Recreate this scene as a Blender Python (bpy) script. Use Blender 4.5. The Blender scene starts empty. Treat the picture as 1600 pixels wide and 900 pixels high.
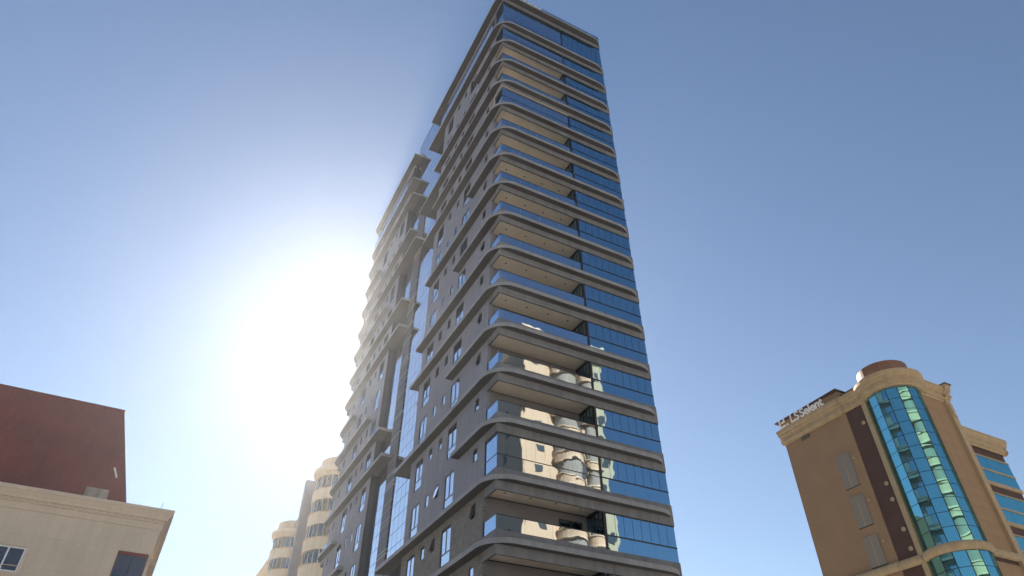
import bpy, math, random
from mathutils import Matrix, Vector
random.seed(7)
R = math.radians
sc = bpy.context.scene
COL = sc.collection

# ------------------------------------------------------------------ camera
CAMZ = 1.6
PIT, ROL = R(39.816), R(-0.086)
cam_d = bpy.data.cameras.new('camera')
cam_d.sensor_width = 36.0
cam_d.lens = 1047.3 / 1600 * 36.0
cam_d.clip_start = 0.1
cam_d.clip_end = 6000
cam = bpy.data.objects.new('camera', cam_d)
COL.objects.link(cam)
fwd = Vector((0, math.cos(PIT), math.sin(PIT)))
up0 = Vector((0, -math.sin(PIT), math.cos(PIT)))
rt0 = Vector((1, 0, 0))
rt = rt0 * math.cos(ROL) + up0 * math.sin(ROL)
up = -rt0 * math.sin(ROL) + up0 * math.cos(ROL)
m = Matrix.Identity(4)
for i in range(3):
    m[i][0], m[i][1], m[i][2] = rt[i], up[i], -fwd[i]
m[2][3] = CAMZ
cam.matrix_world = m
sc.camera = cam

# ------------------------------------------------------------------ sky, sun, exposure
SUN_EL, SUN_AZ = 35.6, -16.9          # azimuth measured from the view direction, clockwise
w = bpy.data.worlds.new('World')
sc.world = w
w.use_nodes = True
nt = w.node_tree
sky = nt.nodes.new('ShaderNodeTexSky')
sky.sky_type = 'NISHITA'
sky.sun_disc = False
sky.sun_elevation = R(SUN_EL)
sky.sun_rotation = R(SUN_AZ)
sky.altitude = 0
sky.air_density = 1.0
sky.dust_density = 0.05
sky.ozone_density = 1.0
bg = nt.nodes['Background']
bg.inputs['Strength'].default_value = 0.05
nt.links.new(sky.outputs['Color'], bg.inputs['Color'])
sun_d = bpy.data.lights.new('sun', 'SUN')
sun_d.energy = 5.0
sun_d.angle = R(0.5)
sun_d.color = (1.0, 0.93, 0.82)
sun = bpy.data.objects.new('sun', sun_d)
COL.objects.link(sun)
sd = Vector((math.sin(R(SUN_AZ)) * math.cos(R(SUN_EL)), math.cos(R(SUN_AZ)) * math.cos(R(SUN_EL)), math.sin(R(SUN_EL))))
sun.rotation_euler = (-sd).to_track_quat('-Z', 'Y').to_euler()
sun.location = sd * 200
sc.view_settings.view_transform = 'Standard'
sc.view_settings.look = 'None'
sc.view_settings.gamma = 1.0
sc.view_settings.use_curve_mapping = False
sc.view_settings.exposure = 1.42
sc.render.engine = 'CYCLES'
sc.cycles.max_bounces = 8
sc.cycles.use_denoising = True

# ------------------------------------------------------------------ materials
def mat(name, col, rough=0.7, noise=None, bump=None, metal=0.0, rib=None, brick=None, streak=0.0):
    """col base colour; noise=(scale, amount); bump=(scale, strength); rib=(axis scale); brick=(scale, mortar, contrast)"""
    M = bpy.data.materials.new(name)
    M.use_nodes = True
    t = M.node_tree
    b = t.nodes['Principled BSDF']
    b.inputs['Roughness'].default_value = rough
    b.inputs['Metallic'].default_value = metal
    tc = t.nodes.new('ShaderNodeTexCoord')
    rgb = t.nodes.new('ShaderNodeRGB')
    rgb.outputs[0].default_value = (*col, 1)
    out = rgb.outputs[0]
    def mul(out, fac_socket, lo, hi, f0=0.3, f1=0.7):
        mr = t.nodes.new('ShaderNodeMapRange')
        mr.inputs[1].default_value = f0; mr.inputs[2].default_value = f1
        mr.inputs[3].default_value = lo; mr.inputs[4].default_value = hi
        t.links.new(fac_socket, mr.inputs[0])
        mx = t.nodes.new('ShaderNodeMix'); mx.data_type = 'RGBA'; mx.blend_type = 'MULTIPLY'
        mx.inputs[0].default_value = 1
        t.links.new(out, mx.inputs[6]); t.links.new(mr.outputs[0], mx.inputs[7])
        return mx.outputs[2]
    if noise:
        for s, a in noise:
            n = t.nodes.new('ShaderNodeTexNoise')
            n.inputs['Scale'].default_value = s
            n.inputs['Detail'].default_value = 5
            t.links.new(tc.outputs['Object'], n.inputs['Vector'])
            out = mul(out, n.outputs[0], 1 - a, 1 + a)
    if streak:
        mp = t.nodes.new('ShaderNodeMapping'); mp.inputs['Scale'].default_value = (3.0, 3.0, 0.12)
        t.links.new(tc.outputs['Object'], mp.inputs[0])
        n = t.nodes.new('ShaderNodeTexNoise'); n.inputs['Scale'].default_value = 1.0; n.inputs['Detail'].default_value = 6
        t.links.new(mp.outputs[0], n.inputs['Vector'])
        out = mul(out, n.outputs[0], 1 - streak, 1.0, 0.35, 0.6)
    hsock = None
    if brick:
        s, contrast, axis = brick
        sx = t.nodes.new('ShaderNodeSeparateXYZ'); t.links.new(tc.outputs['Object'], sx.inputs[0])
        cx = t.nodes.new('ShaderNodeCombineXYZ')
        ad = t.nodes.new('ShaderNodeMath'); ad.operation = 'ADD'
        t.links.new(sx.outputs[0], ad.inputs[0]); t.links.new(sx.outputs[1], ad.inputs[1])
        t.links.new(ad.outputs[0], cx.inputs[0]); t.links.new(sx.outputs[2], cx.inputs[1])
        br = t.nodes.new('ShaderNodeTexBrick')
        br.inputs['Scale'].default_value = s
        br.inputs['Mortar Size'].default_value = 0.012
        br.inputs['Color1'].default_value = (1, 1, 1, 1)
        br.inputs['Color2'].default_value = (1 - contrast, 1 - contrast, 1 - contrast, 1)
        br.inputs['Mortar'].default_value = (0.55, 0.55, 0.55, 1)
        t.links.new(cx.outputs[0], br.inputs['Vector'])
        mx = t.nodes.new('ShaderNodeMix'); mx.data_type = 'RGBA'; mx.blend_type = 'MULTIPLY'; mx.inputs[0].default_value = 1
        t.links.new(out, mx.inputs[6]); t.links.new(br.outputs[0], mx.inputs[7]); out = mx.outputs[2]
        hsock = br.outputs[0]
    t.links.new(out, b.inputs['Base Color'])
    bp = None
    if bump:
        n = t.nodes.new('ShaderNodeTexNoise'); n.inputs['Scale'].default_value = bump[0]; n.inputs['Detail'].default_value = 6
        t.links.new(tc.outputs['Object'], n.inputs['Vector'])
        bp = t.nodes.new('ShaderNodeBump'); bp.inputs['Strength'].default_value = bump[1]; bp.inputs['Distance'].default_value = 0.02
        t.links.new(n.outputs[0], bp.inputs['Height'])
    if hsock is not None:
        b2 = t.nodes.new('ShaderNodeBump'); b2.inputs['Strength'].default_value = 0.6; b2.inputs['Distance'].default_value = 0.012
        t.links.new(hsock, b2.inputs['Height'])
        if bp: t.links.new(bp.outputs[0], b2.inputs['Normal'])
        bp = b2
    if bp: t.links.new(bp.outputs[0], b.inputs['Normal'])
    return M

def glass(name, gcol, refl, tcol, wav=0.007, wscale=0.7):
    """reflective tinted solar glass: mirror coat over see-through tint, faintly wavy"""
    M = bpy.data.materials.new(name)
    M.use_nodes = True
    t = M.node_tree
    t.nodes.remove(t.nodes['Principled BSDF'])
    o = t.nodes['Material Output']
    g = t.nodes.new('ShaderNodeBsdfGlossy'); g.inputs['Color'].default_value = (*gcol, 1); g.inputs['Roughness'].default_value = 0.012
    tr = t.nodes.new('ShaderNodeBsdfTransparent'); tr.inputs['Color'].default_value = (*tcol, 1)
    fr = t.nodes.new('ShaderNodeFresnel'); fr.inputs['IOR'].default_value = 1.5
    mr = t.nodes.new('ShaderNodeMapRange')
    mr.inputs[1].default_value = 0.04; mr.inputs[2].default_value = 0.6
    mr.inputs[3].default_value = refl; mr.inputs[4].default_value = 0.97
    t.links.new(fr.outputs[0], mr.inputs[0])
    mx = t.nodes.new('ShaderNodeMixShader')
    t.links.new(mr.outputs[0], mx.inputs[0]); t.links.new(tr.outputs[0], mx.inputs[1]); t.links.new(g.outputs[0], mx.inputs[2])
    t.links.new(mx.outputs[0], o.inputs['Surface'])
    geo = t.nodes.new('ShaderNodeNewGeometry')
    n = t.nodes.new('ShaderNodeTexNoise'); n.inputs['Scale'].default_value = wscale; n.inputs['Detail'].default_value = 1.5
    t.links.new(geo.outputs['Position'], n.inputs['Vector'])
    bp = t.nodes.new('ShaderNodeBump'); bp.inputs['Strength'].default_value = 1.0; bp.inputs['Distance'].default_value = wav
    t.links.new(n.outputs[0], bp.inputs['Height']); t.links.new(bp.outputs[0], g.inputs['Normal'])
    return M

def stripes(name):
    """column clad in thin horizontal slats of mixed colours"""
    M = bpy.data.materials.new(name); M.use_nodes = True
    t = M.node_tree; b = t.nodes['Principled BSDF']; b.inputs['Roughness'].default_value = 0.5
    tc = t.nodes.new('ShaderNodeTexCoord'); sx = t.nodes.new('ShaderNodeSeparateXYZ')
    t.links.new(tc.outputs['Object'], sx.inputs[0])
    mu = t.nodes.new('ShaderNodeMath'); mu.operation = 'MULTIPLY'; mu.inputs[1].default_value = 7.0
    t.links.new(sx.outputs[2], mu.inputs[0])
    fl = t.nodes.new('ShaderNodeMath'); fl.operation = 'FLOOR'; t.links.new(mu.outputs[0], fl.inputs[0])
    wn = t.nodes.new('ShaderNodeTexWhiteNoise'); wn.noise_dimensions = '1D'; t.links.new(fl.outputs[0], wn.inputs['W'])
    cr = t.nodes.new('ShaderNodeValToRGB'); cr.color_ramp.interpolation = 'CONSTANT'
    cols = [(0, (.075, .06, .055)), (.3, (.10, .075, .06)), (.5, (.05, .045, .05)), (.66, (.16, .13, .08)), (.76, (.13, .045, .11)), (.86, (.22, .20, .13)), (.93, (.06, .10, .07))]
    e = cr.color_ramp.elements
    e[0].position, e[0].color = 0, (*cols[0][1], 1)
    e[1].position, e[1].color = cols[1][0], (*cols[1][1], 1)
    for p, c in cols[2:]:
        q = e.new(p); q.color = (*c, 1)
    t.links.new(wn.outputs[0], cr.inputs[0]); t.links.new(cr.outputs[0], b.inputs['Base Color'])
    return M

M = {
    'fascia': mat('grey_fascia', (.195, .19, .188), .65, [(0.9, .10), (14, .10)], (30, .35), streak=.22),
    'ledge': mat('ledge_face', (.29, .282, .275), .65, [(0.9, .10), (14, .10)], (30, .35), streak=.15),  # same stone as the bands, lightened to paint skylight on the edges
    'under_shade': mat('ledge_under_shade', (.072, .068, .066), .75, [(0.9, .12), (8, .08)], (25, .25)),  # ledge grey darkened to paint the shade beneath each ledge
    'wall': mat('grey_render', (.255, .25, .285), .75, [(0.35, .08), (9, .07)], (26, .3), brick=(2.2, .10, 'y'), streak=.12),
    'stone': mat('split_stone', (.24, .215, .195), .8, [(2.0, .15), (22, .25)], (18, .9), brick=(4.5, .38, 'y')),
    'soffit': mat('cream_soffit', (.86, .76, .60), .8, [(1.2, .05)], (12, .1)),
    'recess': mat('balcony_render', (.19, .18, .185), .75, [(1.0, .08), (12, .06)], (25, .2)),
    'frame': mat('black_aluminium', (.014, .015, .018), .35),
    'clad': mat('dark_cladding', (.05, .05, .055), .5, [(1, .1)]),
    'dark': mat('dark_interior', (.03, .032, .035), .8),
    'slab': mat('concrete', (.24, .235, .23), .85, [(1.5, .12)], (15, .3)),
    'trim': mat('cream_trim', (.70, .58, .42), .6),
    'white': mat('white_paint', (.8, .8, .78), .5),
    'glass': glass('blue_mirror_glass', (.40, .66, .85), .70, (.10, .17, .22)),
    'rail': glass('railing_glass', (.60, .75, .92), .72, (.30, .42, .50)),
    'window': glass('window_glass', (.84, .88, .95), .76, (.10, .12, .15), .006),
    'curtain': glass('curtain_glass', (.86, .90, .97), .80, (.05, .08, .10), .006),
    'stripes': stripes('coloured_slats'),
    'lamp': mat('dark_downlight', (.10, .05, .03), .6),
}

# ------------------------------------------------------------------ mesh helpers
def mesh(name, vs, fs, mt, smooth=False):
    me = bpy.data.meshes.new(name)
    me.from_pydata(vs, [], fs)
    me.materials.append(mt)
    if smooth:
        for p in me.polygons: p.use_smooth = True
    me.update()
    return me

def link(name, me, parent=None, loc=(0, 0, 0), rot=(0, 0, 0)):
    o = bpy.data.objects.new(name, me)
    COL.objects.link(o)
    o.parent = parent
    o.location = loc
    o.rotation_euler = rot
    return o

class MB:
    def __init__(s): s.v, s.f = [], []
    def box(s, x0, x1, y0, y1, z0, z1):
        n = len(s.v)
        s.v += [(x0, y0, z0), (x1, y0, z0), (x1, y1, z0), (x0, y1, z0), (x0, y0, z1), (x1, y0, z1), (x1, y1, z1), (x0, y1, z1)]
        s.f += [tuple(n + i for i in q) for q in ((0, 3, 2, 1), (4, 5, 6, 7), (0, 1, 5, 4), (1, 2, 6, 5), (2, 3, 7, 6), (3, 0, 4, 7))]
        return s
    def strip(s, outer, inner, z0, z1):
        """closed band between two plan paths"""
        n = len(s.v); k = len(outer)
        for o, i in zip(outer, inner):
            s.v += [(o[0], o[1], z0), (o[0], o[1], z1), (i[0], i[1], z0), (i[0], i[1], z1)]
        for a in range(k - 1):
            p, q = n + 4 * a, n + 4 * a + 4
            s.f += [(p, q, q + 1, p + 1), (p + 1, q + 1, q + 3, p + 3), (p + 2, p + 3, q + 3, q + 2), (p, p + 2, q + 2, q)]
        e = n + 4 * (k - 1)
        s.f += [(n, n + 1, n + 3, n + 2), (e, e + 2, e + 3, e + 1)]
        return s
    def prism(s, poly, z0, z1):
        n = len(s.v); k = len(poly)
        s.v += [(x, y, z0) for x, y in poly] + [(x, y, z1) for x, y in poly]
        s.f += [tuple(n + i for i in reversed(range(k))), tuple(n + k + i for i in range(k))]
        s.f += [(n + i, n + (i + 1) % k, n + k + (i + 1) % k, n + k + i) for i in range(k)]
        return s
    def profile(s, path, prof):
        """sweep profile (out, z) along plan path of (x, y, nx, ny); ends capped"""
        n = len(s.v); k = len(prof)
        for x, y, nx, ny in path:
            for o, z in prof: s.v.append((x + nx * o, y + ny * o, z))
        for a in range(len(path) - 1):
            for b in range(k):
                c = (b + 1) % k
                s.f.append((n + a * k + b, n + (a + 1) * k + b, n + (a + 1) * k + c, n + a * k + c))
        s.f.append(tuple(n + b for b in range(k)))
        s.f.append(tuple(n + (len(path) - 1) * k + b for b in reversed(range(k))))
        return s
    def mesh(s, name, mt, smooth=False): return mesh(name, s.v, s.f, mt, smooth)
    def obj(s, name, mt, parent=None, smooth=False): return link(name, s.mesh(name, mt, smooth), parent)

CACHE = {}
def piece(name, mt, parent, x0, x1, y0, y1, z0, z1, tilt=0.0):
    """box piece centred on its own origin, mesh shared between equal sizes"""
    d = (round(x1 - x0, 3), round(y1 - y0, 3), round(z1 - z0, 3))
    key = (mt.name, d)
    if key not in CACHE:
        a, b, c = d[0] / 2, d[1] / 2, d[2] / 2
        CACHE[key] = MB().box(-a, a, -b, b, -c, c).mesh(name, mt)
    o = link(name, CACHE[key], parent, ((x0 + x1) / 2, (y0 + y1) / 2, (z0 + z1) / 2))
    if tilt:
        g = lambda: R(max(-2 * tilt, min(2 * tilt, random.gauss(0, tilt))))
        if d[0] < d[1]: o.rotation_euler = (0, g(), g())
        else: o.rotation_euler = (g(), 0, g())
    return o

def thing(name, label, cat, loc, rz=0.0, group=None):
    o = bpy.data.objects.new(name, None)
    COL.objects.link(o)
    o.location = loc
    o.rotation_euler = (0, 0, rz)
    o['label'] = label
    o['category'] = cat
    if group: o['group'] = group
    o.empty_display_size = 0.5
    return o

def wall_x(x, th, y0, y1, z0, z1, holes, sgn=1):
    """wall in plane x (outer face), thickness th to +x*sgn, with rectangular openings (y0,y1,z0,z1) and reveals"""
    mb = MB()
    ys = sorted({y0, y1} | {h[0] for h in holes} | {h[1] for h in holes})
    zs = sorted({z0, z1} | {h[2] for h in holes} | {h[3] for h in holes})
    ys = [y for y in ys if y0 <= y <= y1]; zs = [z for z in zs if z0 <= z <= z1]
    hol = lambda y, z: any(h[0] < y < h[1] and h[2] < z < h[3] for h in holes)
    xi = x + th * sgn
    idx = {}
    def V(a, b, c):
        k = (round(a, 4), round(b, 4), round(c, 4))
        if k not in idx: idx[k] = len(mb.v); mb.v.append(k)
        return idx[k]
    ny, nz = len(ys) - 1, len(zs) - 1
    H = [[hol((ys[i] + ys[i + 1]) / 2, (zs[j] + zs[j + 1]) / 2) for j in range(nz)] for i in range(ny)]
    for i in range(ny):
        for j in range(nz):
            a, b, c, d = ys[i], ys[i + 1], zs[j], zs[j + 1]
            if not H[i][j]:
                mb.f.append((V(x, a, c), V(x, a, d), V(x, b, d), V(x, b, c)))
            else:
                if i == 0 or not H[i - 1][j]: mb.f.append((V(x, a, c), V(xi, a, c), V(xi, a, d), V(x, a, d)))
                if i == ny - 1 or not H[i + 1][j]: mb.f.append((V(x, b, c), V(x, b, d), V(xi, b, d), V(xi, b, c)))
                if j == 0 or not H[i][j - 1]: mb.f.append((V(x, a, c), V(x, b, c), V(xi, b, c), V(xi, a, c)))
                if j == nz - 1 or not H[i][j + 1]: mb.f.append((V(x, a, d), V(xi, a, d), V(xi, b, d), V(x, b, d)))
    # ends and back
    for yy in (y0, y1):
        mb.f.append((V(x, yy, z0), V(xi, yy, z0), V(xi, yy, z1), V(x, yy, z1)))
    mb.f.append((V(x, y0, z1), V(xi, y0, z1), V(xi, y1, z1), V(x, y1, z1)))
    mb.f.append((V(x, y0, z0), V(xi, y0, z0), V(xi, y1, z0), V(x, y1, z0)))
    return mb

YAW = R(27.6906)
E1 = Vector((math.cos(YAW), math.sin(YAW), 0)); E2 = Vector((-math.sin(YAW), math.cos(YAW), 0))
def grid(a, b, z=0.0):
    """street-grid coordinates (metres from the viewer) to world"""
    p = E1 * a + E2 * b
    return (p.x, p.y, z)

# ------------------------------------------------------------------ setting: ground, road, pavement
def structure(o): o['kind'] = 'structure'; return o
ASPH = mat('asphalt', (.055, .055, .057), .9, [(.6, .2), (30, .25)], (60, .5))
PAVE = mat('pavement', (.42, .39, .36), .9, [(.8, .12), (25, .1)], (30, .3), brick=(1.6, .12, 'y'))
EARTH = mat('earth', (.38, .36, .335), .95, [(.05, .2), (.8, .2)], (4, .4))
MARK = mat('road_paint', (.75, .74, .70), .7, [(6, .15)])
g = structure(link('ground', mesh('ground', [(-1500, -1500, 0), (1500, -1500, 0), (1500, 1500, 0), (-1500, 1500, 0)], [(0, 1, 2, 3)], EARTH), None, (0, 0, -0.02)))
def sheet(name, x0, x1, y0, y1, z, mt, parent=None):
    o = link(name, mesh(name, [(x0, y0, 0), (x1, y0, 0), (x1, y1, 0), (x0, y1, 0)], [(0, 1, 2, 3)], mt), parent)
    if parent is None:
        o.rotation_euler = (0, 0, YAW); structure(o)
    o.location = (0, 0, z) if parent is None else (0, 0, z)
    return o
road = sheet('road', -300, 300, -6, 6, 0.0, ASPH)
road2 = sheet('road', 2.5, 10, 6, 300, 0.0, ASPH)
for i in range(-20, 20):
    piece('lane_mark', MARK, road, i * 8, i * 8 + 3, -.06, .06, 0.0, 0.006)
def pavement(x0, x1, y0, y1):
    o = MB().box(x0, x1, y0, y1, -.1, .13).obj('pavement', PAVE)
    o.rotation_euler = (0, 0, YAW); structure(o)
pavement(10, 300, 6, 27.0); pavement(-300, 2.5, 6, 39.5); pavement(-300, 300, -13.3, -6)

# ------------------------------------------------------------------ the tall tower
CX, CY = -0.7703, 30.2484
Z0 = 11.0614 + CAMZ                    # glass sill of the lowest full storey in view
W, L, H = 10.51, 34.9, 3.0
tower = thing('apartment_tower', 'tall dark grey apartment tower with rounded ledges, blue glass and corner balconies', 'tower', (CX, CY, 0), YAW)
DL, DF, DR, RAD = 0.50, 0.38, 0.30, 1.4
SPLIT = 6.11
GLAZED = {1, 11, 14, 15}
zk = lambda k: Z0 + H * k
K0, K1 = -2, 15
ROOF = Z0 + 48.4                       # underside of roof band
near_end = {16: 15.9, 15: 15.9, 14: 4.7, 13: 13.4, 12: 16.5, 11: 12.6, 10: 14.3, 9: 4.7, 8: 12.4, 7: 6.5, 6: 12.95, 5: 13.4, 4: 6.4, 3: 14.9, 2: 4.75, 1: 16.4, 0: 12.7, -1: 12.7, -2: 12.7}
far_start = {16: 20.7, 15: 20.2, 14: 19.6, 13: 29.5, 12: 18.8, 11: 16.6, 10: 24.0, 9: 18.5, 8: 18.3, 7: 30.2, 6: 24.5, 5: 20.2, 4: 18.4, 3: 29.9, 2: 26.4, 1: 18.3, 0: 24.5, -1: 22.2, -2: 22.2}

def arc(cx, cy, r, a0, a1, n=10):
    return [(cx + r * math.cos(R(a0 + (a1 - a0) * i / n)), cy + r * math.sin(R(a0 + (a1 - a0) * i / n))) for i in range(n + 1)]
def inner(p, x1=W, y1=L, e=.06):
    return [(min(max(x, e), x1 - e), min(max(y, e), y1 - e)) for x, y in p]
def near_path(vend, dl=DL, df=DF, dr=DR, r=RAD):
    p = [(-dl, vend)] + arc(r - dl, r - df, r, 180, 270) + arc(W + dr - r, r - df, r, 270, 360)
    return p + [(W + dr, L - 2)]
def far_path(vst, dl=DL, df=DF, r=RAD):
    return [(-dl, vst)] + arc(r - dl, L + df - r, r, 180, 90) + [(W - 1.5, L + df)]

def brow(k, z0, z1, dl=DL, df=DF, dr=DR):
    for p in (near_path(near_end[k], dl, df, dr), far_path(far_start[k], dl, df)):
        q = inner(p)
        # a ledge that runs past the wall over the recessed curtain reaches back to the glass
        q = [(.44 if (x < .1 and 12.7 < y < 22.2) else x, y) for x, y in q]
        if p[0][1] > 12.75 and p is not None and p[0][1] < 22.2:
            s = 12.7 if p[1][1] < 12 else 22.2
            p = [p[0], (p[0][0], s), (p[0][0], s)] + p[1:]
            q = [q[0], (.44, s), (.06, s)] + q[1:]
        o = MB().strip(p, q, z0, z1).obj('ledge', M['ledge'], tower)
        o.data.materials.append(M['under_shade'])
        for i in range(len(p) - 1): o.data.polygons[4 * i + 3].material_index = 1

# --- bands, ledges, slabs, soffits
def fascia(z0, z1):
    t = .12
    mb = MB()
    mb.box(0, W, 0, t, z0, z1)
    mb.box(0, t, t, 1.55, z0, z1)
    mb.box(W - t, W, t, L - t, z0, z1)
    mb.box(0, W, L - t, L, z0, z1)
    mb.box(0, t, L - 1.55, L - t, z0, z1)
    mb.obj('floor_band', M['fascia'], tower)

for k in range(K0, K1 + 1):
    z = zk(k)
    fascia(z - 1.11, z)
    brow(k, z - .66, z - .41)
    MB().box(.13, W - .13, .13, 12.6, z - .80, z - .55).box(.95, W - .13, 12.6, 22.3, z - .80, z - .55).box(.13, W - .13, 22.3, L - .13, z - .80, z - .55).obj('floor_slab', M['slab'], tower)
    if (k - 1) not in GLAZED and k > K0:
        s = piece('soffit', M['soffit'], tower, .125, SPLIT - .06, .125, 1.60, z - .84, z - .805)
        for i in range(4):
            xx = -2.2 + i * 1.45
            if k - 1 in (5, 6, 4, 7, 8, 0):
                piece('downlight', M['lamp'], s, xx - .05, xx + .05, -.06, .04, -.03, -.016)
    # same soffit over the far-end balcony
    piece('soffit', M['soffit'], tower, .125, SPLIT, L - 1.6, L - .125, z - .84, z - .805)

# --- roof band, parapet glass, upper storey top
fascia(ROOF, ROOF + .5)
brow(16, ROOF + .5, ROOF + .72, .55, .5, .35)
MB().box(.1, W - .1, .1, 15.9, ROOF + .74, ROOF + 1.0).obj('roof_slab', M['slab'], tower)
MB().box(.1, W - .1, 20.7, L - .1, ROOF + .74, ROOF + 1.0).obj('roof_slab', M['slab'], tower)
for i in range(8):
    a = .12 + i * (W - .24) / 8
    piece('parapet_pane', M['glass'], tower, a + .01, a + (W - .24) / 8 - .01, -.16, -.13, ROOF + .72, ROOF + 1.75, .1)
rs = MB()
xs = 1.15
for wd, hh in ((.16, .42), (.34, .30), (.30, .30), (.34, .30), (.12, .42), (.34, .30), (.3, .30)):
    rs.box(xs, xs + .07, -.46, -.40, ROOF + .74, ROOF + .74 + hh)
    rs.box(xs + .07, xs + wd, -.46, -.40, ROOF + .74, ROOF + .82)
    if hh < .4: rs.box(xs + .07, xs + wd, -.46, -.40, ROOF + .94, ROOF + 1.02); rs.box(xs + wd - .07, xs + wd, -.46, -.40, ROOF + .82, ROOF + .94)
    xs += wd + .12
rs.obj('roof_lettering', M['white'], tower)

# --- walls of the long side with real openings
WIN = [(2.25, 2.78, 1.28, 2.03, 'small'), (5.25, 6.55, .02, 2.0, 'tall'), (7.43, 7.98, 1.22, 2.0, 'small'), (8.97, 9.53, 1.22, 2.0, 'small'), (10.48, 11.76, .02, 2.0, 'tall')]
WBASE = zk(K0) - 1.11
def holes_for(mirror):
    hs = []
    for k in range(K0, 15):
        for a, b, c, d, kind in WIN:
            if mirror: a, b = L - b, L - a
            hs.append((a, b, zk(k) + c, zk(k) + d, kind, k))
    return hs
for mirror in (False, True):
    y0, y1 = (1.35, 12.7) if not mirror else (22.2, L - 1.35)
    hs = holes_for(mirror)
    zs = zk(0) - .41 if not mirror else zk(-1) - .41
    rib = (y0 if not mirror else y0, y1, zk(15) + .0, ROOF - .02)
    wall_x(0, .22, y0, y1, zk(1) - .53, ROOF + .5, [h[:4] for h in hs if h[5] >= 1] + [rib]).obj('side_wall', M['wall'], tower)
    wall_x(0, .22, y0, y1, WBASE, zk(1) - .53, [h[:4] for h in hs if h[5] < 1]).obj('side_wall', M['stone'], tower)
    ye = 12.7 if not mirror else 22.2
    for a, b, c, d, kind, k in hs:
        if k < -1: continue
        wnd = piece('window', M['frame'], tower, .10, .145, a, b, c, c + .045)       # sill rail of the frame
        wnd.location = (0, 0, 0); 
        f = MB(); t = .05
        X0, X1 = .03, .09
        f.box(X0, X1, a, a + t, c, d); f.box(X0, X1, b - t, b, c, d)
        f.box(X0, X1, a + t, b - t, c, c + t); f.box(X0, X1, a + t, b - t, d - t, d)
        mid = (a + b) / 2
        if kind == 'tall':
            f.box(X0, X1, a + t, b - t, c + .58, c + .64)
            f.box(X0, X1, mid - .035, mid + .035, c + .64, d - t)
        wnd.data = f.mesh('window', M['frame'])
        gx0, gx1 = .05, .062
        if kind == 'tall':
            piece('window_pane', M['window'], wnd, gx0, gx1, a + t, b - t, c + t, c + .58, .15)
            piece('window_pane', M['window'], wnd, gx0, gx1, a + t, mid - .035, c + .64, d - t, .15)
            piece('window_pane', M['window'], wnd, gx0, gx1, mid + .035, b - t, c + .64, d - t, .15)
        else:
            p = piece('window_pane', M['window'], wnd, gx0, gx1, a + t, b - t, c + t, d - t, .15)
            if (not mirror) and (k, round(a, 2)) in {(0, 7.43), (1, 7.43), (3, 2.25), (4, 2.25), (0, 2.25), (8, 2.25), (6, 2.25)}:
                p.rotation_euler = (0, R(14), 0); p.location.x -= .10             # tilted open
    # ribbon glazing of the top storey
    a0, a1 = (0.02, 12.68) if not mirror else (22.22, L - .02)
    rb = MB().box(.06, .12, a0, a1, zk(15), zk(15) + .06).box(.06, .12, a0, a1, ROOF - .08, ROOF).obj('ribbon_frame', M['frame'], tower)
    n = 12; st = (a1 - a0) / n
    for i in range(n):
        piece('ribbon_pane', M['window'], rb, .08, .095, a0 + i * st + .015, a0 + (i + 1) * st - .015, zk(15) + .06, ROOF - .08, .12)

# --- glass guard along the top-storey ledges
for a0, a1 in ((1.2, 12.9), (22.3, L - 1.2)):
    gd = MB().box(-.42, -.39, a0, a1, zk(15) - .41, zk(15) - .36).obj('terrace_guard', M['frame'], tower)
    n = 8; st = (a1 - a0) / n
    for i in range(n):
        piece('guard_pane', M['curtain'], gd, -.415, -.40, a0 + i * st + .02, a0 + (i + 1) * st - .02, zk(15) - .36, zk(15) + .75, .1)

# --- body behind the skin, rear and far-side walls
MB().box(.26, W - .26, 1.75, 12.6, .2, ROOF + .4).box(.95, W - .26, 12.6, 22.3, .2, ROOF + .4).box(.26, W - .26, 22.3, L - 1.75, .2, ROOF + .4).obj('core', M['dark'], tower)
wall_x(W, .2, 3.2, L - .13, WBASE, ROOF, [(a, a + 1.3, zk(k) + .1, zk(k) + 1.85) for k in range(K0, 16) for a in (6, 11, 16, 21, 26, 30)], -1).obj('right_wall', M['wall'], tower)
for k in range(0, 16):
    for a in (6, 11, 16):
        piece('right_window', M['window'], tower, W - .14, W - .12, a, a + 1.3, zk(k) + .1, zk(k) + 1.85, .1)
MB().box(.25, W - .25, L - 1.7, L - 1.5, WBASE, ROOF).obj('rear_wall', M['recess'], tower)
MB().box(.02, W - .02, .05, L - .05, 0.1, WBASE - .001).obj('podium', M['stone'], tower)

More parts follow.
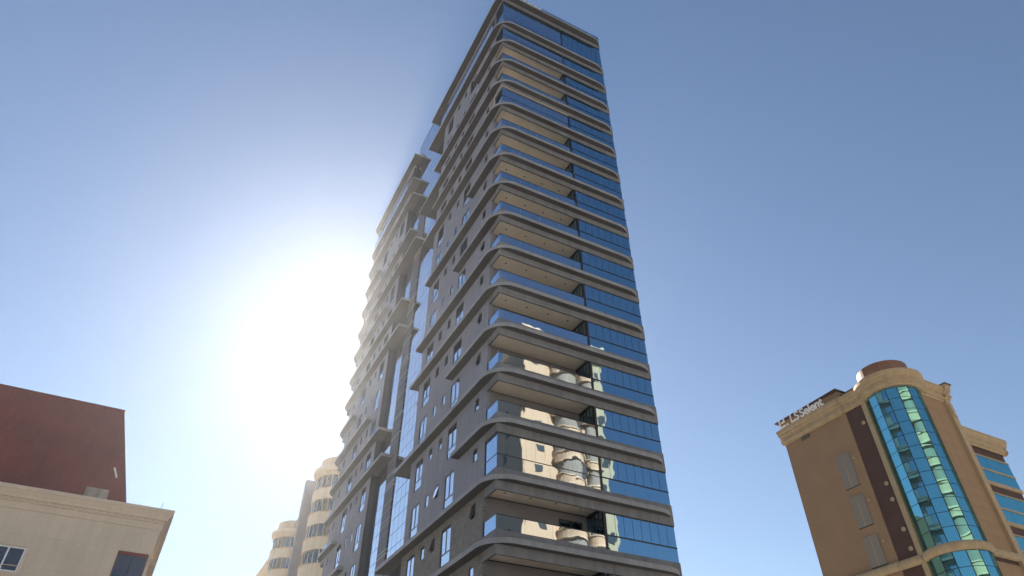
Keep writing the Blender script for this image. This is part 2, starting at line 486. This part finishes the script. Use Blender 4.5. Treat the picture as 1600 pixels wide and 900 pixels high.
# --- curtain walls in the recess of the long side, with the slatted column between
CT = Z0 + 52.0
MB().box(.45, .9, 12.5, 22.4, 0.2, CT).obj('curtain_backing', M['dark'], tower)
MB().box(.85, W - .3, 13.2, 21.7, ROOF + .4, CT - .02).obj('roof_core', M['wall'], tower)
MB().box(.23, .50, 12.5, 12.7, .2, CT - 3).obj('return_wall', M['wall'], tower)
MB().box(.23, .50, 22.2, 22.4, .2, CT - 3).box(.004, .45, 22.165, 22.197, .2, ROOF).obj('return_wall', M['clad'], tower)
MB().box(.33, .44, 17.2, 19.1, .2, Z0 + 38.0).obj('slatted_column', M['stripes'], tower)
for a0, a1, n, zlow in ((12.72, 17.18, 5, -3), (19.12, 22.18, 4, -3), (17.2, 19.1, 2, 38)):
    fr = MB().box(.38, .46, a0, a1, CT - .06, CT + .10).obj('curtain_wall', M['frame'], tower)
    st = (a1 - a0) / n
    zz = Z0 + zlow
    while zz < CT - .3:
        for i in range(n):
            p = piece('curtain_pane', M['curtain'], fr, .40, .42, a0 + i * st + .02, a0 + (i + 1) * st - .02, zz + .02, min(zz + 1.0, CT - .06) - .02, .10)
            kk = (round((zz - Z0)), i)
            if a0 < 15 and kk in {(9, 0), (13, 0)}:
                p.rotation_euler = (0, R(16), 0); p.location.x -= .15              # open awning leaf
        zz += 1.0

# --- front: railings, glazing, balcony recess
def front_storey(k):
    z = zk(k)
    top = z + 1.89 if k != 15 else ROOF
    # balcony back wall and door
    bw = MB().box(.02, W - .13, 1.56, 1.74, z - .55, top + .2).obj('balcony_wall', M['recess'], tower)
    if k not in GLAZED:
        d = MB(); a, b, c, e = 4.35, 5.72, z - .5, z + 1.72
        d.box(a, a + .06, 1.50, 1.557, c, e); d.box(b - .06, b, 1.50, 1.557, c, e); d.box(a + .06, b - .06, 1.50, 1.557, e - .06, e); d.box((a + b) / 2 - .04, (a + b) / 2 + .04, 1.50, 1.557, c, e - .06)
        dd = d.obj('balcony_door', M['frame'], tower)
        for s0, s1 in ((a + .06, (a + b) / 2 - .04), ((a + b) / 2 + .04, b - .06)):
            piece('door_pane', M['glass'], dd, s0, s1, 1.53, 1.545, c, e - .06)
        # side screen between balcony and glazed room
        sc_ = MB()
        for i in range(5):
            yy = .16 + i * .335
            sc_.box(SPLIT - .05, SPLIT, yy, yy + .05, z - .5, z + 2.1)
        sc_.box(SPLIT - .05, SPLIT, .21, 1.5, z + 1.98, z + 2.1)
        so = sc_.obj('side_screen', M['frame'], tower)
        for i in range(4):
            yy = .16 + i * .335
            piece('screen_pane', M['glass'], so, SPLIT - .03, SPLIT - .018, yy + .05, yy + .335, z - .5, z + 1.98)
    # main glazed bay
    fr = MB()
    fr.box(SPLIT - .07, SPLIT + .07, .02, .10, z + .001, top)
    if k < 14: fr.box(SPLIT + .07, W - .02, .025, .095, z + .70, z + .77)
    fr.box(SPLIT + .07, W - .02, .025, .095, top - .07, top - .002)
    fr.box(W - .10, W - .022, .025, 3.2, top - .07, top - .002)
    fo = fr.obj('glazing_frame', M['frame'], tower)
    n = 8; a0, a1 = SPLIT + .07, W - .02; st = (a1 - a0) / n
    for i in range(n):
        piece('glazing_pane', M['glass'], fo, a0 + i * st + .011, a0 + (i + 1) * st - .011, .04, .055, z + (.77 if k < 14 else .002), top - .07, .12)
    n = 3; st = (a1 - a0) / n
    for i in range(n if k < 14 else 0):
        piece('glazing_pane', M['glass'], fo, a0 + i * st + .004, a0 + (i + 1) * st - .004, .04, .055, z + .002, z + .70, .12)
    for i in range(3):
        piece('glazing_pane', M['glass'], fo, W - .06, W - .045, .06 + i * 1.05, .06 + (i + 1) * 1.05 - .01, z + .002, top - .07, .12)
    # railing of the balcony, with its return on the long side
    rl = MB()
    rl.box(.03, SPLIT - .07, .03, .075, z + .685, z + .72)
    rl.box(.03, .075, .075, 1.34, z + .685, z + .72)
    rl.box(.02, .075, 1.29, 1.345, z + .001, z + .685)
    ro = rl.obj('railing', M['frame'], tower)
    n = 4; a0, a1 = .045, SPLIT - .07; st = (a1 - a0) / n
    for i in range(n):
        piece('railing_pane', M['rail'], ro, a0 + i * st + .004, a0 + (i + 1) * st - .004, .045, .06, z + .002, z + .685, .10)
    piece('railing_pane', M['rail'], ro, .045, .06, .065, 1.285, z + .002, z + .685, .1)
    if k in GLAZED:
        e = MB()
        e.box(.03, SPLIT - .07, .025, .085, top - .07, top - .002); e.box(.025, .085, .085, 1.345, top - .07, top - .002)
        e.box(.02, .085, 1.28, 1.345, z + .72, top - .07)
        eo = e.obj('balcony_glazing', M['frame'], tower)
        n = 11; st = (a1 - a0) / n
        for i in range(n):
            piece('enclosure_pane', M['rail'], eo, a0 + i * st + .005, a0 + (i + 1) * st - .005, .045, .06, z + .72, top - .07, .10)
        for i in range(2):
            piece('enclosure_pane', M['rail'], eo, .045, .06, .065 + i * .61, .065 + (i + 1) * .61 - .008, z + .72, top - .07, .1)
        if k == 11:
            tr = MB().box(-.02, SPLIT, -.02, .018, top - .05, top - .004).box(-.02, .018, .018, 1.36, top - .05, top - .004).box(-.02, .018, 1.30, 1.36, z + .01, top - .05)
            tr.obj('cream_trim', M['trim'], eo)
for k in range(-1, 16):
    front_storey(k)
    # far-end balcony of the long side
    z = zk(k)
    rl = MB().box(.03, .075, L - 1.34, L - .05, z + .685, z + .72).box(.075, W - .1, L - .075, L - .03, z + .685, z + .72).obj('far_railing', M['frame'], tower)
    piece('far_railing_pane', M['rail'], rl, .045, .06, L - 1.33, L - .06, z + .002, z + .685)
    piece('far_railing_pane', M['rail'], rl, .065, 4.5, L - .06, L - .045, z + .002, z + .685)

# ------------------------------------------------------------------ tan office block on the right
LSM = {
    'tan': mat('tan_render', (.31, .19, .10), .85, [(.5, .07), (10, .06)], (30, .25), streak=.03),
    'tile': mat('tan_tile', (.33, .20, .095), .7, [(.6, .08), (8, .05)], (25, .2), streak=.08),
    'brown': mat('brown_render', (.075, .032, .022), .8, [(.7, .12), (14, .08)], (30, .3)),
    'trim': mat('ochre_trim', (.44, .32, .18), .75, [(1.5, .08), (12, .05)], (20, .2), streak=.12),
    'cap': mat('copper_cap', (.22, .10, .045), .6, [(1.5, .15)], (20, .2), streak=.2),
    'shutter': mat('grey_shutter', (.24, .21, .17), .6, [(20, .05)]),
    'teal': glass('teal_mirror_glass', (.22, .60, .68), .78, (.04, .10, .12), .008, .5),
}
G0 = CAMZ
ls = thing('office_building', 'tan office building with curved teal glass corner and white roof lettering', 'building', grid(50, 27.4), YAW)
# local frame: x along the street front, y along the left side, z up; left face x=0, front face y=0
CT_, CB_ = G0 + 30.3, G0 + 29.1          # cornice top and bottom
CO_ = G0 + 16.2                          # string course
DEP = 12.2
A_, RB = 1.5, 2.06                       # bow centre and radius
def bow(r, n=18, a0=None, a1=None):
    return arc(A_, A_, r, a0, a1, n)
MB().box(0.02, 6.0, 5.2, DEP, 0, CB_).obj('side_wall', LSM['tan'], ls)
MB().box(.12, 6.0, 3.3, 5.2, 0, CB_).obj('recess_wall', LSM['brown'], ls)
MB().box(2.6, 5.7, 1.4, 3.5, 0, CB_).obj('inner_wall', LSM['tan'], ls)
# front face: courses of large tiles with open joints
row = CO_ + .3; tz = []
while row < CB_ - .05:
    tz.append((row, min(row + 1.05, CB_) - .015)); row += 1.05
row = CO_ - .62
while row > 6:
    tz.append((row - 1.05, row - .015)); row -= 1.05
MB().box(2.55, 6.15, .06, 1.42, 0, CB_).obj('front_wall', LSM['brown'], ls)
for a, b in tz:
    piece('wall_tile', LSM['tile'], ls, 2.75, 4.38, .0, .058, a, b); piece('wall_tile', LSM['tile'], ls, 4.392, 6.01, .0, .058, a, b)
# piers
MB().box(-.14, .2, 3.0, 3.42, 0, CB_).obj('pier', LSM['trim'], ls)
MB().box(2.42, 2.76, -.14, .3, 0, CB_).obj('pier', LSM['trim'], ls)
MB().box(6.02, 6.65, -.22, .4, 0, CB_ + .25).obj('pier', LSM['trim'], ls)
MB().box(6.14, 6.53, -.32, -.2, CB_ - 1.4, CB_ - .2).obj('pier_bracket', LSM['trim'], ls)
MB().box(2.46, 2.72, -.26, -.13, CB_ - 1.3, CB_ - .05).obj('pier_bracket', LSM['trim'], ls)
# bow glazing: every pane flat, between mullions
bo = MB().prism(arc(A_, A_, RB - .12, 100, 350, 30), 0, CB_).obj('bow_core', M['dark'], ls)
N = 8; a0, a1 = 128, 322
rows = [CO_ + .3 + i * ((CB_ - CO_ - .3) / 12) for i in range(13)]
low = [CO_ - .35 - i * 1.08 for i in range(5)]
bf = MB()
for i in range(N + 1):
    a = R(a0 + (a1 - a0) * i / N)
    x, y = A_ + RB * math.cos(a), A_ + RB * math.sin(a)
    bf.box(x - .025, x + .025, y - .025, y + .025, 6, CB_)
gl = bf.obj('bow_glazing', M['frame'], ls)
chord = 2 * RB * math.sin(R((a1 - a0) / N / 2))
def bow_pane(i, z0, z1):
    am = a0 + (a1 - a0) * (i + .5) / N
    rr = RB * math.cos(R((a1 - a0) / N / 2))
    key = ('bow', round(z1 - z0, 3))
    if key not in CACHE:
        CACHE[key] = MB().box(-.012, .012, -chord / 2 + .03, chord / 2 - .03, -(z1 - z0) / 2 + .02, (z1 - z0) / 2 - .02).mesh('bow_pane', LSM['teal'])
    link('bow_pane', CACHE[key], gl, (A_ + rr * math.cos(R(am)), A_ + rr * math.sin(R(am)), (z0 + z1) / 2), (0, R(random.gauss(0, .1)), R(am + random.gauss(0, .12))))
for i in range(N):
    for j in range(12): bow_pane(i, rows[j], rows[j + 1])
    for j in range(4): bow_pane(i, low[j + 1], low[j])
# cornice profile swept round side, bow and front
PR = [(0, 0), (.10, 0), (.14, .14), (.30, .20), (.30, .36), (.22, .44), (.22, .62), (.42, .74), (.42, .90), (.56, 1.02), (.56, 1.30), (0, 1.30)]
def offs(pts):
    out = []
    for i, (x, y) in enumerate(pts):
        p = pts[max(i - 1, 0)]; q = pts[min(i + 1, len(pts) - 1)]
        dx, dy = q[0] - p[0], q[1] - p[1]; l = math.hypot(dx, dy)
        out.append((x, y, dy / l, -dx / l))
    return out
def cornice(name, pts, prof, zb, mt, parent, sc_=1.0, flip=False):
    path = offs(pts)
    if flip: path = [(x, y, -a, -b) for x, y, a, b in path]
    return MB().profile(path, [(o * sc_, zb + z * sc_) for o, z in prof]).obj(name, mt, parent)
bowp = arc(A_, A_, RB - .1, 132, 318, 22)
left_p = [(-.02, DEP), (-.02, 5.2)]
cornice('cornice', [(.04, DEP + .1), (.04, 5.22)], [(0, 0)] + [(o + .16, z) for o, z in PR[1:-1]] + [(0, 1.30)], CB_, LSM['trim'], ls)
cornice('cornice', [(.02, 5.3), (.02, 3.0)], PR, CB_, LSM['trim'], ls)
cornice('cornice', bowp, [(0, 0)] + [(o + .22, z) for o, z in PR[1:-1]] + [(0, 1.30)], CB_, LSM['trim'], ls, 1.0)
cornice('cornice', [(2.5, .02), (6.05, .02)], PR, CB_, LSM['trim'], ls, flip=False)
cornice('cornice', [(5.95, -.22), (6.70, -.22)], PR, CB_ + .25, LSM['trim'], ls, .95)
# string course with a rounded roll
PC = [(0, -.35), (.10, -.35), (.22, -.26), (.28, -.12), (.28, .06), (.22, .20), (.10, .29), (0, .30)]
cornice('string_course', [(-.04, DEP + .02), (-.04, 5.2)], PC, CO_, LSM['trim'], ls)
cornice('string_course', [(.06, 5.2), (.06, 3.2)], PC, CO_, LSM['trim'], ls)
cornice('string_course', arc(A_, A_, RB, 132, 318, 22), PC, CO_, LSM['trim'], ls, 1.0)
cornice('string_course', [(2.6, -.01), (6.05, -.01)], PC, CO_, LSM['trim'], ls)
# parapets above the cornice
MB().box(.05, 6.0, 5.3, DEP, CT_ - .2, CT_ + 1.1).obj('parapet', LSM['tan'], ls)
MB().box(-.35, 6.0, 5.1, DEP + .3, CT_ + 1.1, CT_ + 1.18).obj('parapet_coping', LSM['brown'], ls)
MB().box(.3, 6.0, 2.9, 5.3, CT_ - .2, CT_ + .75).obj('parapet', LSM['brown'], ls)
MB().prism(arc(A_ + .15, A_ + .15, RB - .02, 118, 332, 26), CT_ - .2, CT_ + 1.45).obj('bow_parapet', LSM['cap'], ls)
MB().box(2.5, 5.2, .35, 2.0, CT_ - .2, CT_ + .55).obj('parapet', LSM['brown'], ls)
# shuttered windows, vent, round lamps on the side
sh = None
for i, (zt, zb) in enumerate(((25.87, 22.97), (22.19, 19.70), (18.94, 16.62))):
    y0, y1 = 33.52 - 27.4, 34.92 - 27.4
    s = MB().box(-.02, .03, y0 - .04, y1 + .04, G0 + zb - .06, G0 + zb).obj('window', M['frame'], ls)
    mid = (y0 + y1) / 2
    for a, b in ((y0, mid - .03), (mid + .03, y1)):
        lf = piece('shutter_leaf', LSM['shutter'], s, -.05, .018, a, b, G0 + zb, G0 + zt)
        n = 14; hh = (zt - zb) / n
        sl = MB()
        for q in range(n):
            zz = -(zt - zb) / 2 + q * hh
            sl.box(-.048, -.034, -(b - a) / 2 + .05, (b - a) / 2 - .05, zz + .02, zz + hh - .03)
        sl.obj('shutter_slats', LSM['shutter'], lf)
    piece('shutter_post', LSM['trim'], s, -.06, .018, mid - .03, mid + .03, G0 + zb, G0 + zt)
    lp = MB().prism(arc(0, 0, .11, 0, 324, 9), -.10, .10)
    lo = lp.obj('wall_lamp', LSM['trim'], ls); lo.location = (-.10, y0 - .38, G0 + zt - .75)
    lo.rotation_euler = (0, R(90), 0)
v = MB().box(-.03, .02, 36.75 - 27.4, 37.65 - 27.4, G0 + 28.75, G0 + 29.35).obj('vent', M['frame'], ls)
for q in range(4):
    piece('vent_slat', LSM['shutter'], v, -.06, -.032, 9.37, 10.22, G0 + 28.81 + q * .14, G0 + 28.85 + q * .14)
disc = MB().prism(arc(0, 0, .17, 0, 345, 23), -.03, .03).mesh('round_lamp', LSM['trim'])
for zz in (27.6, 22.2, 20.9, 18.55, 17.1):
    link('round_lamp', disc, ls, (.09, 3.92, G0 + zz), (0, R(90), 0))
# lettering on the parapet
def letters(txt, size, name, mt, parent, loc, rot, ext=.04, space=1.0):
    c = bpy.data.curves.new(name, 'FONT'); c.body = txt; c.size = size; c.extrude = ext; c.space_character = space
    c.offset = 0.012
    o = bpy.data.objects.new(name, c); COL.objects.link(o)
    dg = bpy.context.evaluated_depsgraph_get()
    me = bpy.data.meshes.new_from_object(o.evaluated_get(dg))
    bpy.data.objects.remove(o)
    me.materials.clear(); me.materials.append(mt)
    return link(name, me, parent, loc, rot)
letters('LS', 1.15, 'sign_lettering', M['white'], ls, (-.72, 37.75 - 27.4, CB_ + 1.34), (R(90), 0, R(-90)))
letters('Selent', 1.15, 'sign_lettering', M['white'], ls, (-.72, 36.55 - 27.4, CB_ + 1.34), (R(90), 0, R(-90)), space=.95)
lg = MB()
for a, b, c, d in ((11.55, 11.68, 0, .80), (10.95, 11.55, 0, .14), (11.0, 11.40, .42, .55), (11.0, 11.14, .55, .80), (10.66, 10.80, 0, .16)):
    lg.box(-.76, -.68, a, b, CB_ + 1.34 + c, CB_ + 1.34 + d)
lg.obj('sign_emblem', M['white'], ls)
# wing on the right: bands of glass between brown spandrels
WX0, WX1, WY = 6.6, 13.2, .75
MB().box(WX0, WX1, WY + .12, DEP, 0, G0 + 26.4).obj('wing_wall', LSM['brown'], ls)
cornice('wing_cornice', [(WX0, WY), (WX1 + .3, WY)], PR, G0 + 26.1, LSM['trim'], ls, 1.0)
cornice('wing_cornice', [(WX1 + .02, WY - .3), (WX1 + .02, DEP)], PR, G0 + 26.1, LSM['trim'], ls, 1.0)
MB().box(WX0 - .8, WX1 - 1.2, WY + .25, DEP, G0 + 27.3, G0 + 28.2).obj('parapet', LSM['brown'], ls)
for f in range(6):
    zt = G0 + 25.3 - f * 3.4
    MB().box(WX0, WX1 + .05, WY - .02, WY + .12, zt, zt + .1).obj('wing_band', LSM['trim'], ls)
    MB().box(WX0, WX1 + .05, WY - .02, WY + .12, zt - 1.30, zt - 1.16).obj('wing_band', LSM['trim'], ls)
    MB().box(WX0, WX1 + .05, WY - .02, WY + .12, zt - 2.62, zt - 2.30).obj('wing_band', LSM['trim'], ls)
    wf = MB().box(WX0, WX1, WY + .08, WY + .118, zt - 2.30, zt).obj('wing_window', M['frame'], ls)
    for i in range(4):
        aa = WX0 + .02 + i * (WX1 - WX0) / 4
        for c, d in ((zt - 1.16, zt), (zt - 2.30, zt - 1.30)):
            piece('wing_pane', LSM['teal'], wf, aa + .015, aa + (WX1 - WX0) / 4 - .015, WY + .04, WY + .06, c, d, .15)
piece('parapet_coping', LSM['brown'], ls, 5.9, 6.8, -.85, .3, CB_ + .25 + 1.235, CB_ + .25 + 1.32)

# ------------------------------------------------------------------ cream house with brown roof on the left
LM = {
    'cream': mat('cream_render', (.66, .52, .38), .85, [(.6, .06), (9, .04)], (30, .25), streak=.05),
    'roof': mat('brown_roof', (.20, .045, .036), .85, [(.5, .14), (18, .22)], (40, .6), streak=.1),
    'block': mat('weathered_block', (.42, .34, .28), .9, [(3, .2)], (20, .4), streak=.35),
    'glass': glass('dark_pane', (.40, .42, .50), .14, (.06, .06, .09), .004),
}
SC = 2.0
hs_ = thing('house', 'cream rendered house with moulded cornice and steep reddish brown roof', 'house', grid(0.0, 40.0), YAW)
LZ = lambda z: z * SC + CAMZ
X1 = -.02
WT = LZ(6.42)
wf = [(-1.60, -.16, LZ(4.3), LZ(5.80)), (-6.9, -5.48, LZ(4.99), LZ(5.56))]
def wall_y(y, th, x0, x1, z0, z1, holes):
    mb = wall_x(y, th, x0, x1, z0, z1, holes)
    mb.v = [(b, a, c) for a, b, c in mb.v]
    mb.f = [tuple(reversed(f)) for f in mb.f]
    return mb
wall_y(0, .25, -24, X1, 0, WT + .6, wf).obj('front_wall', LM['cream'], hs_)
MB().box(X1 - .25, X1 - .001, .26, 14, 0, WT + .6).obj('side_wall', LM['cream'], hs_)
MB().box(-23.9, X1 - .3, .6, 13.9, 0, WT).obj('inner_core', M['dark'], hs_)
PL = [(0, 0), (.06, 0), (.06, .30), (.10, .34), (.10, .44), (.20, .50), (.22, .62), (.34, .80), (.40, .86), (.40, 1.02), (0, 1.02)]
corner = [(-24, 0, 0, -1), (X1, 0, 1, -1), (X1, 14, 1, 0)]
MB().profile(corner, [(o, WT + z) for o, z in PL]).obj('cornice', LM['cream'], hs_)
dm = None
for i in range(34):
    xx = -.35 - i * .36
    piece('dentil', LM['cream'], hs_, xx - .10, xx + .10, -.19, -.098, WT + .345, WT + .44)
MB().box(-24, X1 - .2, .2, 13.8, WT + .62, WT + .98).obj('flat_roof', LM['block'], hs_)
# second, lower cornice on the side return
MB().box(X1, X1 + .34, 3.5, 14, LZ(6.42) - .75, LZ(6.42) - .45).obj('side_ledge', LM['cream'], hs_)
# joint lines cut proud: thin bands
MB().box(-24, -1.75, -.012, .0, LZ(5.83), LZ(5.83) + .035).obj('wall_band', LM['cream'], hs_)
MB().box(-24, -1.75, -.008, .0, LZ(5.12), LZ(5.12) + .03).obj('wall_band', LM['cream'], hs_)
# windows
a, b, c, d = wf[0]
wo = MB().box(a, b, .06, .14, d - .16, d).box(a, a + .05, .08, .14, c, d - .16).box(b - .05, b, .08, .14, c, d - .16).obj('window', LM['roof'], hs_)
piece('window_pane', LM['glass'], wo, a + .05, (a + b) / 2 - .008, .10, .115, c, d - .16, .2); piece('window_pane', LM['glass'], wo, (a + b) / 2 + .008, b - .05, .10, .115, c, d - .16, .2)
a, b, c, d = wf[1]
f = MB()
for q in ((a, b, c, c + .07), (a, b, d - .07, d)): f.box(q[0], q[1], .05, .14, q[2], q[3])
for q in (a, (a + b) / 2 - .035, b - .07): f.box(q, q + .07, .05, .14, c + .07, d - .07)
wo = f.obj('window', M['white'], hs_)
piece('window_pane', LM['glass'], wo, a + .07, (a + b) / 2 - .035, .09, .105, c + .07, d - .07, .2); piece('window_pane', LM['glass'], wo, (a + b) / 2 + .035, b - .07, .09, .105, c + .07, d - .07, .2)
fm = MB()
fm.box(a - .16, a - .02, -.04, .0, c - .14, d + .14); fm.box(b + .02, b + .16, -.04, .0, c - .14, d + .14); fm.box(a - .02, b + .02, -.04, .0, d + .02, d + .14); fm.box(a - .02, b + .02, -.05, .0, c - .14, c - .02)
fm.obj('window_surround', LM['cream'], wo)
# steep hipped roof block: bottom corner and top corner read off the grid
yb, yt = 1.5, 3.0
bx, bz = -.89 * (40 + yb) / 20, WT + .9
tx, tz_ = -1.91 * (40 + yt) / 20, 9.48 * (40 + yt) / 20 + CAMZ
dep = 9.0
rv = [(-22, yb, bz), (bx, yb, bz), (bx, yb + dep, bz), (-22, yb + dep, bz), (-22 - 1, yt, tz_), (tx, yt, tz_), (tx, yb + dep - 1.5, tz_), (-23, yb + dep - 1.5, tz_)]
rf = link('roof', mesh('roof', rv, [(0, 3, 2, 1), (4, 5, 6, 7), (0, 1, 5, 4), (1, 2, 6, 5), (2, 3, 7, 6), (3, 0, 4, 7)], LM['roof']), hs_)
MB().box(-24, tx + .03, yt - .04, yb + dep - 1.4, tz_, tz_ + .10).obj('roof_coping', LM['roof'], rf)
MB().box(-2.06 * 2.02, -1.52 * 2.03, .55, 1.25, WT + .9, LZ(7.17) + .35).box(-1.80 * 2.02 - .02, -1.80 * 2.02 + .02, .545, .56, WT + .9, LZ(7.17) + .36).obj('chimney_block', LM['block'], hs_)
MB().box(-.33, -.31, -.1, -.08, WT + 1.0, WT + 1.42).obj('rod', M['frame'], hs_)
# small bracket lamp fixed to the roof slope
lt = MB().profile([(-3.38, 1.80, 1, 0), (-3.10, 1.66, 1, 0)], [(0, 0), (.07, 0), (.07, .07), (0, .07)])
lt.v = [(x, y, z + (16.37 if i < 4 else 15.82) + CAMZ) for i, (x, y, z) in enumerate(lt.v)]
lt.obj('roof_lamp', M['trim'], rf)

# ------------------------------------------------------------------ cream tower with round bays behind
FM = {
    'cream': mat('warm_cream', (.62, .47, .30), .85, [(.4, .06), (6, .04)], (20, .2), streak=.12),
    'band': mat('pale_cream', (.70, .58, .42), .85, [(.6, .05)], (20, .2), streak=.1),
    'fin': mat('grey_fin', (.33, .31, .33), .8, [(.5, .06)]),
    'glass': glass('bay_glass', (.50, .54, .52), .30, (.34, .34, .28), .006),
    'shade': mat('cream_blind', (.52, .46, .34), .8, [(2, .1)]),
}
fb = thing('bay_tower', 'far cream apartment tower with two rounded bays of stacked balconies', 'tower', grid(13.38 + 5.5, 27.14), YAW)
FT = CAMZ + 11.0614 + 26.6             # cornice level
MB().box(0, 14, 52, 110, 0, FT - .3).obj('wall', FM['cream'], fb)
MB().profile([(0, 110, -1, 0), (0, 52, -1, 0)], [(0, FT - .5), (.3, FT - .5), (.5, FT), (.9, FT + .3), (.9, FT + .8), (0, FT + .8)]).obj('cornice', FM['cream'], fb)
MB().box(-2.6, .3, 66.5, 67.5, 0, FT + 2.4).obj('fin', FM['fin'], fb)
def bay(yc, r):
    n = 24
    def ring(name, r0, z0, r1, z1, mt, parent, a0=80, a1=280, cap=False):
        mb = MB()
        A = [R(a0 + (a1 - a0) * i / n) for i in range(n + 1)]
        for a in A: mb.v += [(r0 * math.cos(a), yc + r0 * math.sin(a), z0), (r1 * math.cos(a), yc + r1 * math.sin(a), z1)]
        for i in range(n): mb.f.append((2 * i, 2 * i + 1, 2 * i + 3, 2 * i + 2))
        if cap:
            mb.f.append(tuple(2 * i for i in range(n + 1))); mb.f.append(tuple(2 * i + 1 for i in range(n + 1)))
        return mb.obj(name, mt, parent)
    top = FT - .6
    MB().prism(arc(0, yc, r - .9, 80, 280, 20), 0, top + .5).obj('bay_core', FM['shade'], fb)
    MB().prism(arc(0, yc, r + .45, 80, 280, 24), top, top + .45).obj('bay_cornice', FM['band'], fb)
    MB().prism(arc(0, yc, r + .15, 80, 280, 24), top - .7, top).obj('bay_cornice', FM['cream'], fb)
    MB().prism(arc(0, yc, r - .3, 80, 280, 24), top + .45, top + 1.9).obj('bay_parapet', FM['cream'], fb)
    for s in range(8):
        zt = top - .7 - s * 3.1
        bd = MB().prism(arc(0, yc, r + .1, 80, 280, 24), zt - 3.1, zt - 1.75).obj('balcony_band', FM['band'], fb)
        MB().prism(arc(0, yc, r + .2, 80, 280, 24), zt - 1.75, zt - 1.62).obj('band_cap', FM['cream'], bd)
        m_ = 12
        for i in range(m_):
            am = 95 + (265 - 95) * (i + .5) / m_
            ch = 2 * r * math.sin(R(170 / m_ / 2))
            key = ('bay', r)
            if key not in CACHE:
                CACHE[key] = MB().box(-.02, .02, -ch / 2 + .04, ch / 2 - .04, -.81, .81).mesh('bay_pane', FM['glass'])
            if (i * 7 + s * 3) % 5 == 1: continue
            link('bay_pane', CACHE[key], bd, ((r - .12) * math.cos(R(am)), yc + (r - .12) * math.sin(R(am)), zt - .81), (0, 0, R(am + random.gauss(0, .6))))
        for i in range(m_ + 1):
            am = R(95 + 170 * i / m_); x, y = (r - .1) * math.cos(am), yc + (r - .1) * math.sin(am)
            piece('mullion', FM['band'], bd, x - .05, x + .05, y - .05, y + .05, zt - 1.62, zt)
bay(57.3, 3.0)
bay(82.3, 3.0)

# ------------------------------------------------------------------ cream tower across the street, seen mirrored in the glass
RM = {
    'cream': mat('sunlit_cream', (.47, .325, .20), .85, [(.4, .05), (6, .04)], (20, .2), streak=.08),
    'side': mat('shaded_side', (.22, .19, .15), .85, [(.4, .05)], (20, .2)),  # darker copy of the cream, painting the side wall's shade
    'trim': mat('cornice_cream', (.53, .39, .26), .8, [(1, .05)]),
}
rb = thing('balcony_tower', 'cream tower across the street mirrored in the front balcony glass', 'tower', grid(13.38 + 24, 27.14 - 40.7), YAW)
RH = 58.0
MB().box(0, 12.9, -15, 0, 0, RH - 2).obj('wall', RM['cream'], rb)
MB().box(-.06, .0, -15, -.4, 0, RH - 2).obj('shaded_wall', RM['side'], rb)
MB().box(-.5, 4.0, -6, .5, RH - 2, RH - 1.3).box(-.2, 3.6, -5.5, .2, RH - 1.3, RH + .6).box(-.5, 4.0, -6, .5, RH + .6, RH + 1.1).obj('cornice', RM['trim'], rb)
MB().box(10.6, 13.3, -6, .5, RH - 2, RH - 1.3).box(10.9, 13.0, -5.5, .2, RH - 1.3, RH + .2).box(10.6, 13.3, -6, .5, RH + .2, RH + .7).obj('cornice', RM['trim'], rb)
MB().box(4.2, 10.4, -5, 1.2, RH - 2, RH - 1.4).obj('cornice', RM['trim'], rb)
MB().box(8.45, 9.15, -.1, .06, 0, RH - 2).obj('slot', M['dark'], rb)
for s in range(13):
    z = RH - 5.6 - s * 3.3
    for xc, r, a0, a1 in ((6.3, 2.1, 0, 180), (10.2, 1.1, 0, 180)):
        bd = MB().prism(arc(xc, 0, r, a0, a1, 14), z, z + 1.0).obj('balcony', RM['cream'], rb)
        MB().prism(arc(xc, 0, r + .14, a0, a1, 14), z + 1.0, z + 1.16).obj('balcony_cap', RM['trim'], bd)
        MB().prism(arc(xc, 0, r + .1, a0, a1, 14), z - .18, z).obj('balcony_base', RM['trim'], bd)
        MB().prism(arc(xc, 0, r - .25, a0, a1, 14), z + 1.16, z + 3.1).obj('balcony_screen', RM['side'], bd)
    for xx in (2.0, 11.9):
        wn = MB().box(xx - .55, xx + .55, -.02, .05, z + .9, z + 2.0).obj('window', M['frame'], rb)
        piece('window_pane', M['dark'], wn, xx - .5, xx + .5, .051, .06, z + .95, z + 1.95)
    wn = MB().box(-.12, -.05, -5.2, -4.2, z + .9, z + 2.0).obj('window', M['frame'], rb)

# ------------------------------------------------------------------ haze: thin air volume added for the glow round the sun
hz = bpy.data.materials.new('haze'); hz.use_nodes = True
ht = hz.node_tree
ht.nodes.remove(ht.nodes['Principled BSDF'])
pv = ht.nodes.new('ShaderNodeVolumePrincipled')
pv.inputs['Color'].default_value = (.93, .95, 1.0, 1)
pv.inputs['Density'].default_value = 0.00022
pv.inputs['Anisotropy'].default_value = 0.78
ht.links.new(pv.outputs[0], ht.nodes['Material Output'].inputs['Volume'])
ho = MB().box(-1600, 1600, -1600, 1600, -1.0, 72).obj('haze', hz)
ho['kind'] = 'stuff'
ho['label'] = 'thin haze added for the glow around the sun'
